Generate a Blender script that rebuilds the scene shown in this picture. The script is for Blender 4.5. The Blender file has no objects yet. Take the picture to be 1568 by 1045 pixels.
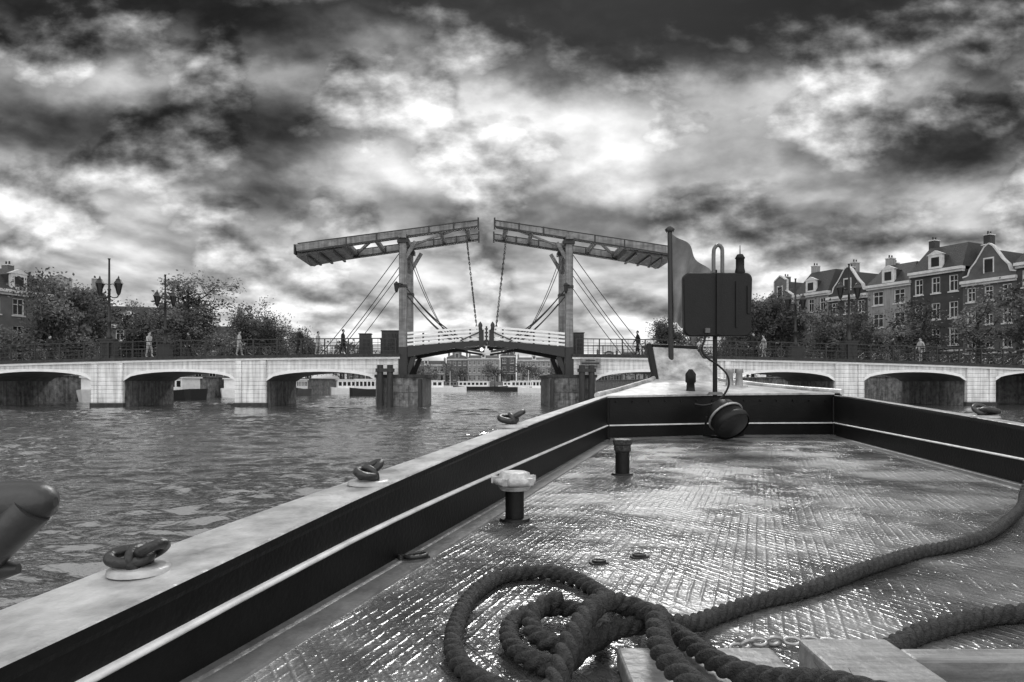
import bpy, math, random
import numpy as np
from mathutils import Vector, Matrix
random.seed(11)
R=math.radians
scene=bpy.context.scene
scene.view_settings.view_transform='Standard'
scene.view_settings.look='None'
scene.view_settings.exposure=0

# ------------------------------------------------------------ materials
def mat(name,base,rough=0.6,nscale=3.0,namt=0.25,bscale=None,bdist=0.01,metal=0.0,coat=0.0,boards=None,streak=None,spec=0.5,drip=0.0,trans=0.0):
    m=bpy.data.materials.new(name); m.use_nodes=True
    nt=m.node_tree; b=nt.nodes['Principled BSDF']
    b.inputs['Roughness'].default_value=rough; b.inputs['Metallic'].default_value=metal
    b.inputs['Coat Weight'].default_value=coat
    b.inputs['Specular IOR Level'].default_value=spec
    tc=nt.nodes.new('ShaderNodeTexCoord')
    no=nt.nodes.new('ShaderNodeTexNoise'); no.inputs['Scale'].default_value=nscale; no.inputs['Detail'].default_value=5
    no.inputs['Roughness'].default_value=0.65
    if streak:
        mp=nt.nodes.new('ShaderNodeMapping'); mp.inputs['Scale'].default_value=streak
        nt.links.new(tc.outputs['Object'],mp.inputs[0]); nt.links.new(mp.outputs[0],no.inputs['Vector'])
    else:
        nt.links.new(tc.outputs['Object'],no.inputs['Vector'])
    mr=nt.nodes.new('ShaderNodeMapRange')
    mr.inputs[1].default_value=0.28; mr.inputs[2].default_value=0.72
    mr.inputs[3].default_value=base*(1-namt); mr.inputs[4].default_value=base*(1+namt)
    nt.links.new(no.outputs['Fac'],mr.inputs[0])
    col=mr.outputs[0]
    if drip:
        mp=nt.nodes.new('ShaderNodeMapping'); mp.inputs['Scale'].default_value=(5,5,.35)
        nt.links.new(tc.outputs['Object'],mp.inputs[0])
        nd=nt.nodes.new('ShaderNodeTexNoise'); nd.inputs['Scale'].default_value=1; nd.inputs['Detail'].default_value=4; nt.links.new(mp.outputs[0],nd.inputs['Vector'])
        m2=nt.nodes.new('ShaderNodeMapRange'); m2.inputs[1].default_value=.35; m2.inputs[2].default_value=.6; m2.inputs[3].default_value=1-drip; m2.inputs[4].default_value=1
        nt.links.new(nd.outputs['Fac'],m2.inputs[0])
        mm=nt.nodes.new('ShaderNodeMath'); mm.operation='MULTIPLY'; nt.links.new(col,mm.inputs[0]); nt.links.new(m2.outputs[0],mm.inputs[1]); col=mm.outputs[0]
    nt.links.new(col,b.inputs['Base Color'])
    if trans:
        tr=nt.nodes.new('ShaderNodeBsdfTranslucent'); nt.links.new(col,tr.inputs[0]); mxs=nt.nodes.new('ShaderNodeMixShader'); mxs.inputs[0].default_value=trans
        nt.links.new(b.outputs[0],mxs.inputs[1]); nt.links.new(tr.outputs[0],mxs.inputs[2])
        nt.links.new(mxs.outputs[0],nt.nodes['Material Output'].inputs[0])
    if boards:
        w=nt.nodes.new('ShaderNodeTexWave'); w.bands_direction='Z'; w.inputs['Scale'].default_value=0.314/boards
        nt.links.new(tc.outputs['Object'],w.inputs['Vector'])
        r=nt.nodes.new('ShaderNodeValToRGB'); r.color_ramp.elements[0].position=0.0; r.color_ramp.elements[1].position=0.18
        nt.links.new(w.outputs['Fac'],r.inputs[0])
        bu=nt.nodes.new('ShaderNodeBump'); bu.inputs['Distance'].default_value=0.03; bu.inputs['Strength'].default_value=1
        nt.links.new(r.outputs[0],bu.inputs['Height']); nt.links.new(bu.outputs[0],b.inputs['Normal'])
    elif bscale:
        n2=nt.nodes.new('ShaderNodeTexNoise'); n2.inputs['Scale'].default_value=bscale; n2.inputs['Detail'].default_value=4
        nt.links.new(tc.outputs['Object'],n2.inputs['Vector'])
        bu=nt.nodes.new('ShaderNodeBump'); bu.inputs['Distance'].default_value=bdist
        nt.links.new(n2.outputs['Fac'],bu.inputs['Height']); nt.links.new(bu.outputs[0],b.inputs['Normal'])
    return m

M_white=mat('white_board_paint',0.76,0.55,1.2,0.18,boards=0.3,drip=.32)
M_whitep=mat('white_paint',0.8,0.5,2,0.12)
M_beam=mat('weathered_timber_paint',0.20,0.55,1.5,0.5,bscale=8,streak=(0.6,2,2),drip=.45)
M_dark=mat('dark_iron',0.012,0.45,5,0.3)
M_darkw=mat('tarred_timber',0.028,0.8,2,0.6,bscale=6,bdist=0.03,streak=(3,3,0.5))
M_stone=mat('pier_stone',0.17,0.85,2.2,0.75,bscale=3,bdist=0.10,drip=.5)
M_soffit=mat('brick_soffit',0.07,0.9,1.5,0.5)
M_road=mat('asphalt',0.06,0.9,5,0.2)
M_ground=mat('ground_paving',0.14,0.9,0.3,0.3)
M_brick=[mat('brick_a',0.085,0.85,0.8,0.35,bscale=10),mat('brick_b',0.04,0.85,0.8,0.35,bscale=10),mat('stucco',0.27,0.8,0.6,0.25,bscale=10,drip=.3),mat('brick_c',0.12,0.85,0.8,0.3,bscale=10)]
M_roof=mat('roof_tile',0.025,0.75,2,0.3,bscale=6,bdist=0.05)
M_glass=mat('window_glass',0.02,0.08,0.4,0.6)
M_bark=mat('bark',0.04,0.9,6,0.3)
M_leaf=mat('foliage_a',0.14,0.6,0.5,0.65,trans=.4); M_leaf2=mat('foliage_b',0.045,0.6,0.5,0.6,trans=.3)
M_gunw=mat('gunwale_paint',0.36,0.34,5.5,0.65,bscale=25,bdist=0.007)
M_margin=mat('deck_margin_paint',0.12,0.35,7,0.45,bscale=25,bdist=0.004)
M_bulw=mat('bulwark_paint',0.007,0.42,6,0.35,bscale=60,bdist=0.002,spec=.2)
M_trim=mat('rubbing_strip_paint',0.68,0.4,10,0.25)
M_black=mat('black_plastic',0.006,0.5,8,0.3,bscale=60,bdist=0.002,spec=.3)
M_steel=mat('galvanised_steel',0.36,0.35,12,0.35,bscale=40,bdist=0.002,metal=0.5)
M_iron=mat('rusty_iron',0.035,0.4,20,0.6,bscale=50,bdist=0.006,metal=0.3)
M_rope=mat('rope_fibre',0.030,0.8,70,0.85,bscale=220,bdist=0.010,spec=.45)
M_wood=mat('grey_painted_wood',0.20,0.45,6,0.5,bscale=30,bdist=0.005,streak=(1,8,8))
M_flag=mat('flag_cloth',0.18,0.9,3,0.4)
M_cloth=mat('dark_clothing',0.012,0.9,6,0.3)
M_cloth2=mat('pale_clothing',0.35,0.9,6,0.3)
M_skin=mat('skin',0.4,0.6,6,0.1)

# deck plate: raised tread pattern
M_deck=bpy.data.materials.new('tread_plate_deck'); M_deck.use_nodes=True
nt=M_deck.node_tree; b=nt.nodes['Principled BSDF']
tc=nt.nodes.new('ShaderNodeTexCoord')
def wave(rot,scale,pw,seg):
    mp=nt.nodes.new('ShaderNodeMapping'); mp.inputs['Rotation'].default_value=(0,0,R(rot))
    nt.links.new(tc.outputs['Object'],mp.inputs[0])
    w=nt.nodes.new('ShaderNodeTexWave'); w.inputs['Scale'].default_value=scale; w.inputs['Distortion'].default_value=0.7
    w.inputs['Detail'].default_value=2; w.inputs['Detail Scale'].default_value=1.2
    nt.links.new(mp.outputs[0],w.inputs['Vector'])
    p=nt.nodes.new('ShaderNodeMath'); p.operation='POWER'; p.inputs[1].default_value=pw
    nt.links.new(w.outputs['Fac'],p.inputs[0])
    k=nt.nodes.new('ShaderNodeTexNoise'); k.inputs['Scale'].default_value=seg; k.inputs['Detail'].default_value=3
    nt.links.new(mp.outputs[0],k.inputs['Vector'])
    q=nt.nodes.new('ShaderNodeMapRange'); q.inputs[1].default_value=.36; q.inputs[2].default_value=.6; q.inputs[3].default_value=.15; nt.links.new(k.outputs['Fac'],q.inputs[0])
    mu=nt.nodes.new('ShaderNodeMath'); mu.operation='MULTIPLY'; nt.links.new(p.outputs[0],mu.inputs[0]); nt.links.new(q.outputs[0],mu.inputs[1])
    return mu.outputs[0]
wa=wave(12+8,9,5,5); wb=wave(12-40,9,5,8)
mx=nt.nodes.new('ShaderNodeMath'); mx.operation='MAXIMUM'; nt.links.new(wa,mx.inputs[0]); nt.links.new(wb,mx.inputs[1])
nz=nt.nodes.new('ShaderNodeTexNoise'); nz.inputs['Scale'].default_value=1.5; nz.inputs['Detail'].default_value=7; nz.inputs['Roughness'].default_value=0.64
nt.links.new(tc.outputs['Object'],nz.inputs['Vector'])
nz2=nt.nodes.new('ShaderNodeTexNoise'); nz2.inputs['Scale'].default_value=75; nz2.inputs['Detail'].default_value=3
nt.links.new(tc.outputs['Object'],nz2.inputs['Vector'])
bu=nt.nodes.new('ShaderNodeBump'); bu.inputs['Distance'].default_value=0.0019; nt.links.new(mx.outputs[0],bu.inputs['Height'])
bu2=nt.nodes.new('ShaderNodeBump'); bu2.inputs['Distance'].default_value=0.0024; nt.links.new(nz2.outputs['Fac'],bu2.inputs['Height']); nt.links.new(bu.outputs[0],bu2.inputs['Normal'])
bu3=nt.nodes.new('ShaderNodeBump'); bu3.inputs['Distance'].default_value=0.035; nt.links.new(nz.outputs['Fac'],bu3.inputs['Height']); nt.links.new(bu2.outputs[0],bu3.inputs['Normal'])
nt.links.new(bu3.outputs[0],b.inputs['Normal'])
def mrange(s,a0,a1,b0,b1):
    n=nt.nodes.new('ShaderNodeMapRange'); n.inputs[1].default_value=a0;n.inputs[2].default_value=a1;n.inputs[3].default_value=b0;n.inputs[4].default_value=b1
    nt.links.new(s,n.inputs[0]); return n.outputs[0]
nt.links.new(mrange(nz.outputs['Fac'],0.36,0.64,0.20,0.045),b.inputs['Base Color'])
nt.links.new(mrange(nz.outputs['Fac'],0.40,0.60,0.36,0.12),b.inputs['Roughness'])
b.inputs['Specular IOR Level'].default_value=1.0; b.inputs['Metallic'].default_value=0.15; b.inputs['IOR'].default_value=1.6

# water
M_water=bpy.data.materials.new('river_water'); M_water.use_nodes=True
nt=M_water.node_tree; b=nt.nodes['Principled BSDF']
b.inputs['Base Color'].default_value=(0.06,0.06,0.06,1); b.inputs['Roughness'].default_value=0.04; b.inputs['IOR'].default_value=3.0
tc=nt.nodes.new('ShaderNodeTexCoord')
def wn(scale,sx,sy,det,rot=0,dist=0.0):
    mp=nt.nodes.new('ShaderNodeMapping'); mp.inputs['Scale'].default_value=(sx,sy,1); mp.inputs['Rotation'].default_value=(0,0,R(rot))
    nt.links.new(tc.outputs['Object'],mp.inputs[0])
    n=nt.nodes.new('ShaderNodeTexNoise'); n.inputs['Scale'].default_value=scale; n.inputs['Detail'].default_value=det; n.inputs['Distortion'].default_value=dist
    nt.links.new(mp.outputs[0],n.inputs['Vector']); return n.outputs['Fac']
w3=wn(7,0.7,1,3,15,0.3)
n=nt.nodes.new('ShaderNodeBump'); n.inputs['Distance'].default_value=0.02; nt.links.new(w3,n.inputs['Height']); nt.links.new(n.outputs[0],b.inputs['Normal'])

# ------------------------------------------------------------ mesh builder
class MB:
    def __init__(s): s.v=[];s.f=[];s.m=[];s.s=[]
    def add(s,vs,fs,mat=0,smooth=False):
        o=len(s.v); s.v+=[tuple(v) for v in vs]
        for f in fs: s.f.append(tuple(i+o for i in f)); s.m.append(mat); s.s.append(smooth)
    def box(s,c,d,mat=0,rz=0):
        x,y,z=[k/2 for k in d]; cr,sr=math.cos(rz),math.sin(rz); vs=[]
        for dx,dy,dz in [(-x,-y,-z),(x,-y,-z),(x,y,-z),(-x,y,-z),(-x,-y,z),(x,-y,z),(x,y,z),(-x,y,z)]:
            vs.append((c[0]+dx*cr-dy*sr,c[1]+dx*sr+dy*cr,c[2]+dz))
        s.add(vs,[(0,3,2,1),(4,5,6,7),(0,1,5,4),(1,2,6,5),(2,3,7,6),(3,0,4,7)],mat)
    def b2(s,x0,x1,y0,y1,z0,z1,mat=0): s.box(((x0+x1)/2,(y0+y1)/2,(z0+z1)/2),(abs(x1-x0),abs(y1-y0),abs(z1-z0)),mat)
    def bar(s,p0,p1,w,h,mat=0,w1=None,h1=None):
        p0=Vector(p0);p1=Vector(p1);t=(p1-p0).normalized()
        sd=t.cross(Vector((0,0,1)))
        sd=Vector((1,0,0)) if sd.length<0.03 else sd.normalized()
        up=sd.cross(t); w1=w1 or w; h1=h1 or h; vs=[]
        for p,ww,hh in ((p0,w,h),(p1,w1,h1)):
            for a,c in ((-1,-1),(1,-1),(1,1),(-1,1)): vs.append(p+sd*a*ww/2+up*c*hh/2)
        s.add(vs,[(0,1,2,3),(7,6,5,4),(0,4,5,1),(1,5,6,2),(2,6,7,3),(3,7,4,0)],mat)
    def cyl(s,p0,p1,r0,r1=None,mat=0,n=12):
        r1=r0 if r1 is None else r1
        s.lathe(p0,p1,[(0,r0),(1,r1)],mat,n)
    def lathe(s,p0,p1,prof,mat=0,n=16,smooth=True,caps=True):
        p0=Vector(p0);p1=Vector(p1);d=p1-p0;t=d.normalized()
        a=t.cross(Vector((0,0,1)) if abs(t.z)<0.9 else Vector((1,0,0))).normalized(); bb=t.cross(a)
        vs=[]
        for k,r in prof:
            for i in range(n):
                an=2*math.pi*i/n; vs.append(p0+d*k+(a*math.cos(an)+bb*math.sin(an))*r)
        fs=[]
        for j in range(len(prof)-1):
            for i in range(n):
                fs.append((j*n+i,j*n+(i+1)%n,(j+1)*n+(i+1)%n,(j+1)*n+i))
        s.add(vs,fs,mat,smooth)
        if caps:
            s.add(vs[:n],[tuple(range(n))[::-1]],mat); s.add(vs[-n:],[tuple(range(n))],mat)
    def tube(s,pts,r,mat=0,n=8,closed=False,r1=None):
        pts=[Vector(p) for p in pts]; N=len(pts); vs=[]
        prev=None
        for i,p in enumerate(pts):
            if closed: t=pts[(i+1)%N]-pts[i-1]
            else: t=pts[min(i+1,N-1)]-pts[max(i-1,0)]
            t.normalize()
            if prev is None: a=t.cross(Vector((0,0,1)) if abs(t.z)<0.9 else Vector((1,0,0))).normalized()
            else: a=(prev-t*prev.dot(t)).normalized()
            prev=a; bb=t.cross(a)
            rr=r if r1 is None else r+(r1-r)*i/(N-1)
            for k in range(n):
                an=2*math.pi*k/n; vs.append(p+(a*math.cos(an)+bb*math.sin(an))*rr)
        fs=[]
        for j in range(N if closed else N-1):
            j2=(j+1)%N
            for k in range(n): fs.append((j*n+k,j*n+(k+1)%n,j2*n+(k+1)%n,j2*n+k))
        s.add(vs,fs,mat,True)
        if not closed:
            s.add(vs[:n],[tuple(range(n))[::-1]],mat); s.add(vs[-n:],[tuple(range(n))],mat)
    def torus(s,c,Rm,r,rot=None,sx=1.0,mat=0,n=24,m=8):
        rot=rot or Matrix.Identity(3)
        pts=[Vector(c)+rot@Vector((math.cos(2*math.pi*i/n)*Rm*sx,math.sin(2*math.pi*i/n)*Rm,0)) for i in range(n)]
        s.tube(pts,r,mat,m,closed=True)
    def mesh(s,name,mats):
        me=bpy.data.meshes.new(name); me.from_pydata(s.v,[],s.f)
        for m in mats: me.materials.append(m)
        me.polygons.foreach_set('material_index',s.m); me.polygons.foreach_set('use_smooth',s.s); me.update(); return me
    def obj(s,name,mats,parent=None,loc=(0,0,0),rz=0,bevel=0):
        if not isinstance(mats,(list,tuple)): mats=[mats]
        return place(s.mesh(name,mats),name,parent,loc,rz,bevel)
def place(me,name,parent=None,loc=(0,0,0),rz=0,bevel=0,sc=None):
    o=bpy.data.objects.new(name,me); scene.collection.objects.link(o); o.location=loc; o.rotation_euler=(0,0,rz)
    if parent: o.parent=parent
    if sc: o.scale=sc
    if bevel:
        md=o.modifiers.new('bev','BEVEL'); md.width=bevel; md.segments=2; md.limit_method='ANGLE'
    return o
def empty(name,loc=(0,0,0),rz=0):
    o=bpy.data.objects.new(name,None); scene.collection.objects.link(o); o.location=loc; o.rotation_euler=(0,0,rz); o.empty_display_size=0.2; return o
def catmull(P,step=0.02):
    P=[Vector(p) for p in P]; Q=[P[0]*2-P[1]]+P+[P[-1]*2-P[-2]]; out=[]
    for i in range(1,len(Q)-2):
        a,b_,c,d=Q[i-1:i+3]; n=max(2,int((c-b_).length/step))
        for k in range(n):
            t=k/n
            out.append(0.5*((2*b_)+(c-a)*t+(2*a-5*b_+4*c-d)*t*t+(3*b_-a-3*c+d)*t**3))
    out.append(P[-1]); return out
def interp(T,x):
    if x<=T[0][0]: return T[0][1]
    if x>=T[-1][0]: return T[-1][1]
    for i in range(len(T)-1):
        if T[i][0]<=x<=T[i+1][0]:
            x0,y0=T[i];x1,y1=T[i+1]; h=x1-x0; t=(x-x0)/h
            m0=(T[i+1][1]-T[max(i-1,0)][1])/(T[i+1][0]-T[max(i-1,0)][0]); j=min(i+2,len(T)-1)
            m1=(T[j][1]-T[i][1])/(T[j][0]-T[i][0])
            return (2*t**3-3*t*t+1)*y0+(t**3-2*t*t+t)*h*m0+(-2*t**3+3*t*t)*y1+(t**3-t*t)*h*m1

# ------------------------------------------------------------ camera (level, rising front)
cam=bpy.data.cameras.new('camera'); co=bpy.data.objects.new('camera',cam); scene.collection.objects.link(co)
cam.lens=24; cam.sensor_width=36; cam.shift_y=0.0418; cam.clip_start=0.05; cam.clip_end=6000
co.location=(0,0,1.65); co.rotation_euler=(R(90),0,0); scene.camera=co

# ------------------------------------------------------------ world
SUN_EL,SUN_AZ=38,9
world=bpy.data.worlds.new('World'); scene.world=world; world.use_nodes=True
nt=world.node_tree; nt.nodes.clear()
out=nt.nodes.new('ShaderNodeOutputWorld'); bg=nt.nodes.new('ShaderNodeBackground'); nt.links.new(bg.outputs[0],out.inputs[0])
bg.inputs['Strength'].default_value=0.1
sky=nt.nodes.new('ShaderNodeTexSky'); sky.sky_type='NISHITA'; sky.sun_disc=False; sky.sun_elevation=R(SUN_EL); sky.sun_rotation=R(SUN_AZ)
bw=nt.nodes.new('ShaderNodeRGBToBW'); nt.links.new(sky.outputs[0],bw.inputs[0])
tc=nt.nodes.new('ShaderNodeTexCoord'); sep=nt.nodes.new('ShaderNodeSeparateXYZ'); nt.links.new(tc.outputs['Generated'],sep.inputs[0])
def M(op,a,b_=0.0,c=0.0,clamp=False):
    n=nt.nodes.new('ShaderNodeMath'); n.operation=op; n.use_clamp=clamp
    for i,v in enumerate((a,b_,c)):
        if isinstance(v,(int,float)): n.inputs[i].default_value=v
        else: nt.links.new(v,n.inputs[i])
    return n.outputs[0]
def XYZ(x,y,z=0.0):
    n=nt.nodes.new('ShaderNodeCombineXYZ')
    for i,v in enumerate((x,y,z)):
        if isinstance(v,(int,float)): n.inputs[i].default_value=v
        else: nt.links.new(v,n.inputs[i])
    return n.outputs[0]
def NZ(vec,scale,det=6,rough=0.55,dist=0.0,col=False):
    n=nt.nodes.new('ShaderNodeTexNoise'); n.noise_dimensions='2D'; n.inputs['Scale'].default_value=scale; n.inputs['Detail'].default_value=det
    n.inputs['Roughness'].default_value=rough; n.inputs['Distortion'].default_value=dist
    nt.links.new(vec,n.inputs['Vector']); return n.outputs['Color'] if col else n.outputs['Fac']
def SS(x,a,b_):
    n=nt.nodes.new('ShaderNodeMapRange'); n.interpolation_type='SMOOTHSTEP'; n.inputs[1].default_value=a; n.inputs[2].default_value=b_
    nt.links.new(x,n.inputs[0]); return n.outputs[0]
dx,dy,dz=sep.outputs
yp=M('MAXIMUM',M('ABSOLUTE',dy),0.3)
A0=M('DIVIDE',dx,yp); B0=M('DIVIDE',M('MAXIMUM',dz,0.0),yp)
wv=NZ(XYZ(A0,M('MULTIPLY',B0,1.6)),4.5,6,0.55,0,True)
ws=nt.nodes.new('ShaderNodeSeparateXYZ'); nt.links.new(wv,ws.inputs[0])
A=M('ADD',A0,M('MULTIPLY',M('SUBTRACT',ws.outputs[0],0.5),0.24))
B=M('ADD',B0,M('MULTIPLY',M('SUBTRACT',ws.outputs[1],0.5),0.14))
ramp=nt.nodes.new('ShaderNodeValToRGB'); cr=ramp.color_ramp; cr.interpolation='EASE'
stops=[(0,.86),(.08,.83),(.2,.74),(.34,.66),(.43,.57),(.49,.38),(.55,.17),(.66,.18),(.95,.85),(1.5,.98)]
while len(cr.elements)<len(stops): cr.elements.new(0.5)
for e,(p,v) in zip(cr.elements,stops): e.position=p/1.5; e.color=(v,v,v,1)
nt.links.new(M('DIVIDE',B,1.5),ramp.inputs[0])
val=ramp.outputs[0]
blobs=[(.116,.34,.08,.045,.38),(.0,.41,.22,.034,.32),(.50,.415,.15,.032,.28),(.60,.345,.06,.03,-.42),(.695,.42,.05,.05,-.42),
(-.51,.375,.22,.032,-.30),(-.367,.29,.055,.045,-.40),(-.52,.275,.15,.028,.18),(-.22,.315,.08,.022,.2),(-.13,.50,.06,.03,.14),
(.11,.265,.20,.018,-.14),(-.23,.16,.10,.03,.10),(.69,.28,.10,.035,.10),(-.5,.445,.22,.020,.18),(.30,.50,.16,.03,-.18),(.32,.34,.08,.05,.08),(-.1,.24,.2,.03,-.16),(.45,.24,.2,.03,-.18)]
for (a,b_,sa,sb,am) in blobs:
    u=M('DIVIDE',M('SUBTRACT',A,a),sa); v=M('DIVIDE',M('SUBTRACT',B,b_),sb)
    q=M('ADD',M('MULTIPLY',u,u),M('MULTIPLY',v,v))
    g=M('EXPONENT',M('MULTIPLY',q,-0.5))
    val=M('MULTIPLY_ADD',g,am,val)
den=M('ADD',B0,0.20)
px_=M('DIVIDE',A0,den); py_=M('DIVIDE',1.0,den)
n1=NZ(XYZ(px_,py_),1.5,7,0.48)
n2=NZ(XYZ(M('ADD',px_,-0.03),M('ADD',py_,0.09)),1.5,4,0.48)
val=M('MULTIPLY_ADD',M('SUBTRACT',SS(n1,.36,.64),0.5),0.16,val)
val=M('MULTIPLY_ADD',M('SUBTRACT',n2,n1),-1.0,val)
sy=M('MULTIPLY',B0,1.7)
m1=NZ(XYZ(A0,sy),5.0,8,0.53); m2=NZ(XYZ(M('ADD',A0,-.008),M('ADD',sy,-.030)),5.0,8,0.53)
b1=M('ABSOLUTE',M('SUBTRACT',m1,.5)); b2=M('ABSOLUTE',M('SUBTRACT',m2,.5))
val=M('MULTIPLY_ADD',M('SUBTRACT',b1,.09),0.55,val)
val=M('MULTIPLY_ADD',M('SUBTRACT',b1,b2),1.0,val)
val=M('MULTIPLY_ADD',M('SUBTRACT',m1,m2),0.9,val)
# dark parts keep their cloud structure
floor_=M('ADD',M('MULTIPLY_ADD',n1,0.5,-0.10),M('MULTIPLY',M('SUBTRACT',m1,m2),0.5))
val=M('MAXIMUM',val,floor_)
val=M('MINIMUM',M('MAXIMUM',val,0.05),1.02)
lin=M('POWER',val,2.3)
behind_fill=M('MULTIPLY',dy,-2.2,0.0,True)
lin=M('MULTIPLY_ADD',behind_fill,1.15,lin)  # extra brightness added to unseen sky behind camera, lights camera-facing surfaces
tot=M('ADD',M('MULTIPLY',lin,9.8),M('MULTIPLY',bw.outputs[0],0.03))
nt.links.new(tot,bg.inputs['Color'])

sd=bpy.data.lights.new('sun','SUN'); sd.energy=1.5; sd.angle=R(12); sd.color=(1,0.997,0.99)
so=bpy.data.objects.new('sun',sd); scene.collection.objects.link(so)
dirv=Vector((math.sin(R(SUN_AZ))*math.cos(R(SUN_EL)),math.cos(R(SUN_AZ))*math.cos(R(SUN_EL)),math.sin(R(SUN_EL))))
so.rotation_euler=dirv.to_track_quat('Z','Y').to_euler(); so.location=(0,0,60)

# ------------------------------------------------------------ water: wind-rippled surface, flat far away
rs=np.random.RandomState(4)
nr=940; nc=600
yr=0.5*np.power(1.0066,np.arange(nr)); tcx=np.linspace(-1,1,nc)
Yg=np.repeat(yr[:,None],nc,1); Xg=tcx[None,:]*(Yg+4)*1.1
dyr=Yg*0.0066; Z=np.zeros_like(Yg)
for i in range(50):
    lam=0.22*(2.4/0.22)**(i/49.0)
    th=rs.normal(R(96),R(24)); k=2*np.pi/lam
    ph=k*(Xg*np.cos(th)+Yg*np.sin(th))+rs.uniform(0,6.28)+1.5*np.sin(0.45*Xg*rs.uniform(.5,1.5)+0.3*Yg*rs.uniform(.5,1.5)+rs.uniform(0,6))
    fac=np.clip(lam/(1.6*dyr)-1.0,0,1)
    amp=0.0092*lam*(1.0 if lam<1.0 else 1.0/lam)
    s_=np.sin(ph)
    Z+=amp*fac*(s_+0.25*np.cos(2*ph))
gust=0.72+0.40*np.sin(Xg*.31+Yg*.13+1)*np.sin(Yg*.23-Xg*.09)+.15*np.sin(Xg*.9+Yg*.4)
Z*=gust; Z[-1,:]=-.02
co_=np.stack([Xg,Yg,Z],-1).reshape(-1,3)
idx=np.arange(nr*nc).reshape(nr,nc)
q=np.stack([idx[:-1,:-1],idx[:-1,1:],idx[1:,1:],idx[1:,:-1]],-1).reshape(-1,4)
nv0=nr*nc
co_=np.concatenate([co_,np.array([[-3000,-3000,-.25],[3000,-3000,-.25],[3000,3000,-.25],[-3000,3000,-.25]])])
q=np.concatenate([q,np.array([[nv0,nv0+1,nv0+2,nv0+3]])])
me=bpy.data.meshes.new('water'); me.vertices.add(len(co_)); me.vertices.foreach_set('co',co_.astype(np.float32).ravel())
me.loops.add(q.size); me.loops.foreach_set('vertex_index',q.astype(np.int32).ravel())
me.polygons.add(len(q)); me.polygons.foreach_set('loop_start',np.arange(0,q.size,4,dtype=np.int32))
me.polygons.foreach_set('use_smooth',np.ones(len(q),dtype=bool)); me.materials.append(M_water); me.update(calc_edges=True); me.validate()
place(me,'water')

g=MB(); ZL=2.4
left=[(-50,-2500),(-50,40),(-47,54),(-43,66),(-35,78),(-33,95),(-31,110),(-29,140),(-26,190),(-24,240)]
right=[(48,-2500),(48,40),(44.5,54),(40,66),(33,85),(30,100),(24,125),(18,180),(14,240)]
def bank(E,far,sg):
    for (x0,y0),(x1,y1) in zip(E,E[1:]):
        g.add([(x0,y0,ZL),(x1,y1,ZL),(far,y1,ZL),(far,y0,ZL)],[(0,1,2,3) if sg<0 else (3,2,1,0)],0)
        g.add([(x0,y0,-1),(x1,y1,-1),(x1,y1,ZL),(x0,y0,ZL)],[(0,1,2,3)],1)
        g.bar((x0,y0,ZL+.06),(x1,y1,ZL+.06),.5,.14,1)
bank(left,-2800,-1); bank(right,2800,1)
g.add([(-2800,240,ZL),(2800,240,ZL),(2800,2800,ZL),(-2800,2800,ZL)],[(0,1,2,3)],0)
g.add([(-24,240,-1),(14,240,-1),(14,240,ZL),(-24,240,ZL)],[(0,1,2,3)],1)
g.obj('ground',[M_ground,M_stone])

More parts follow.
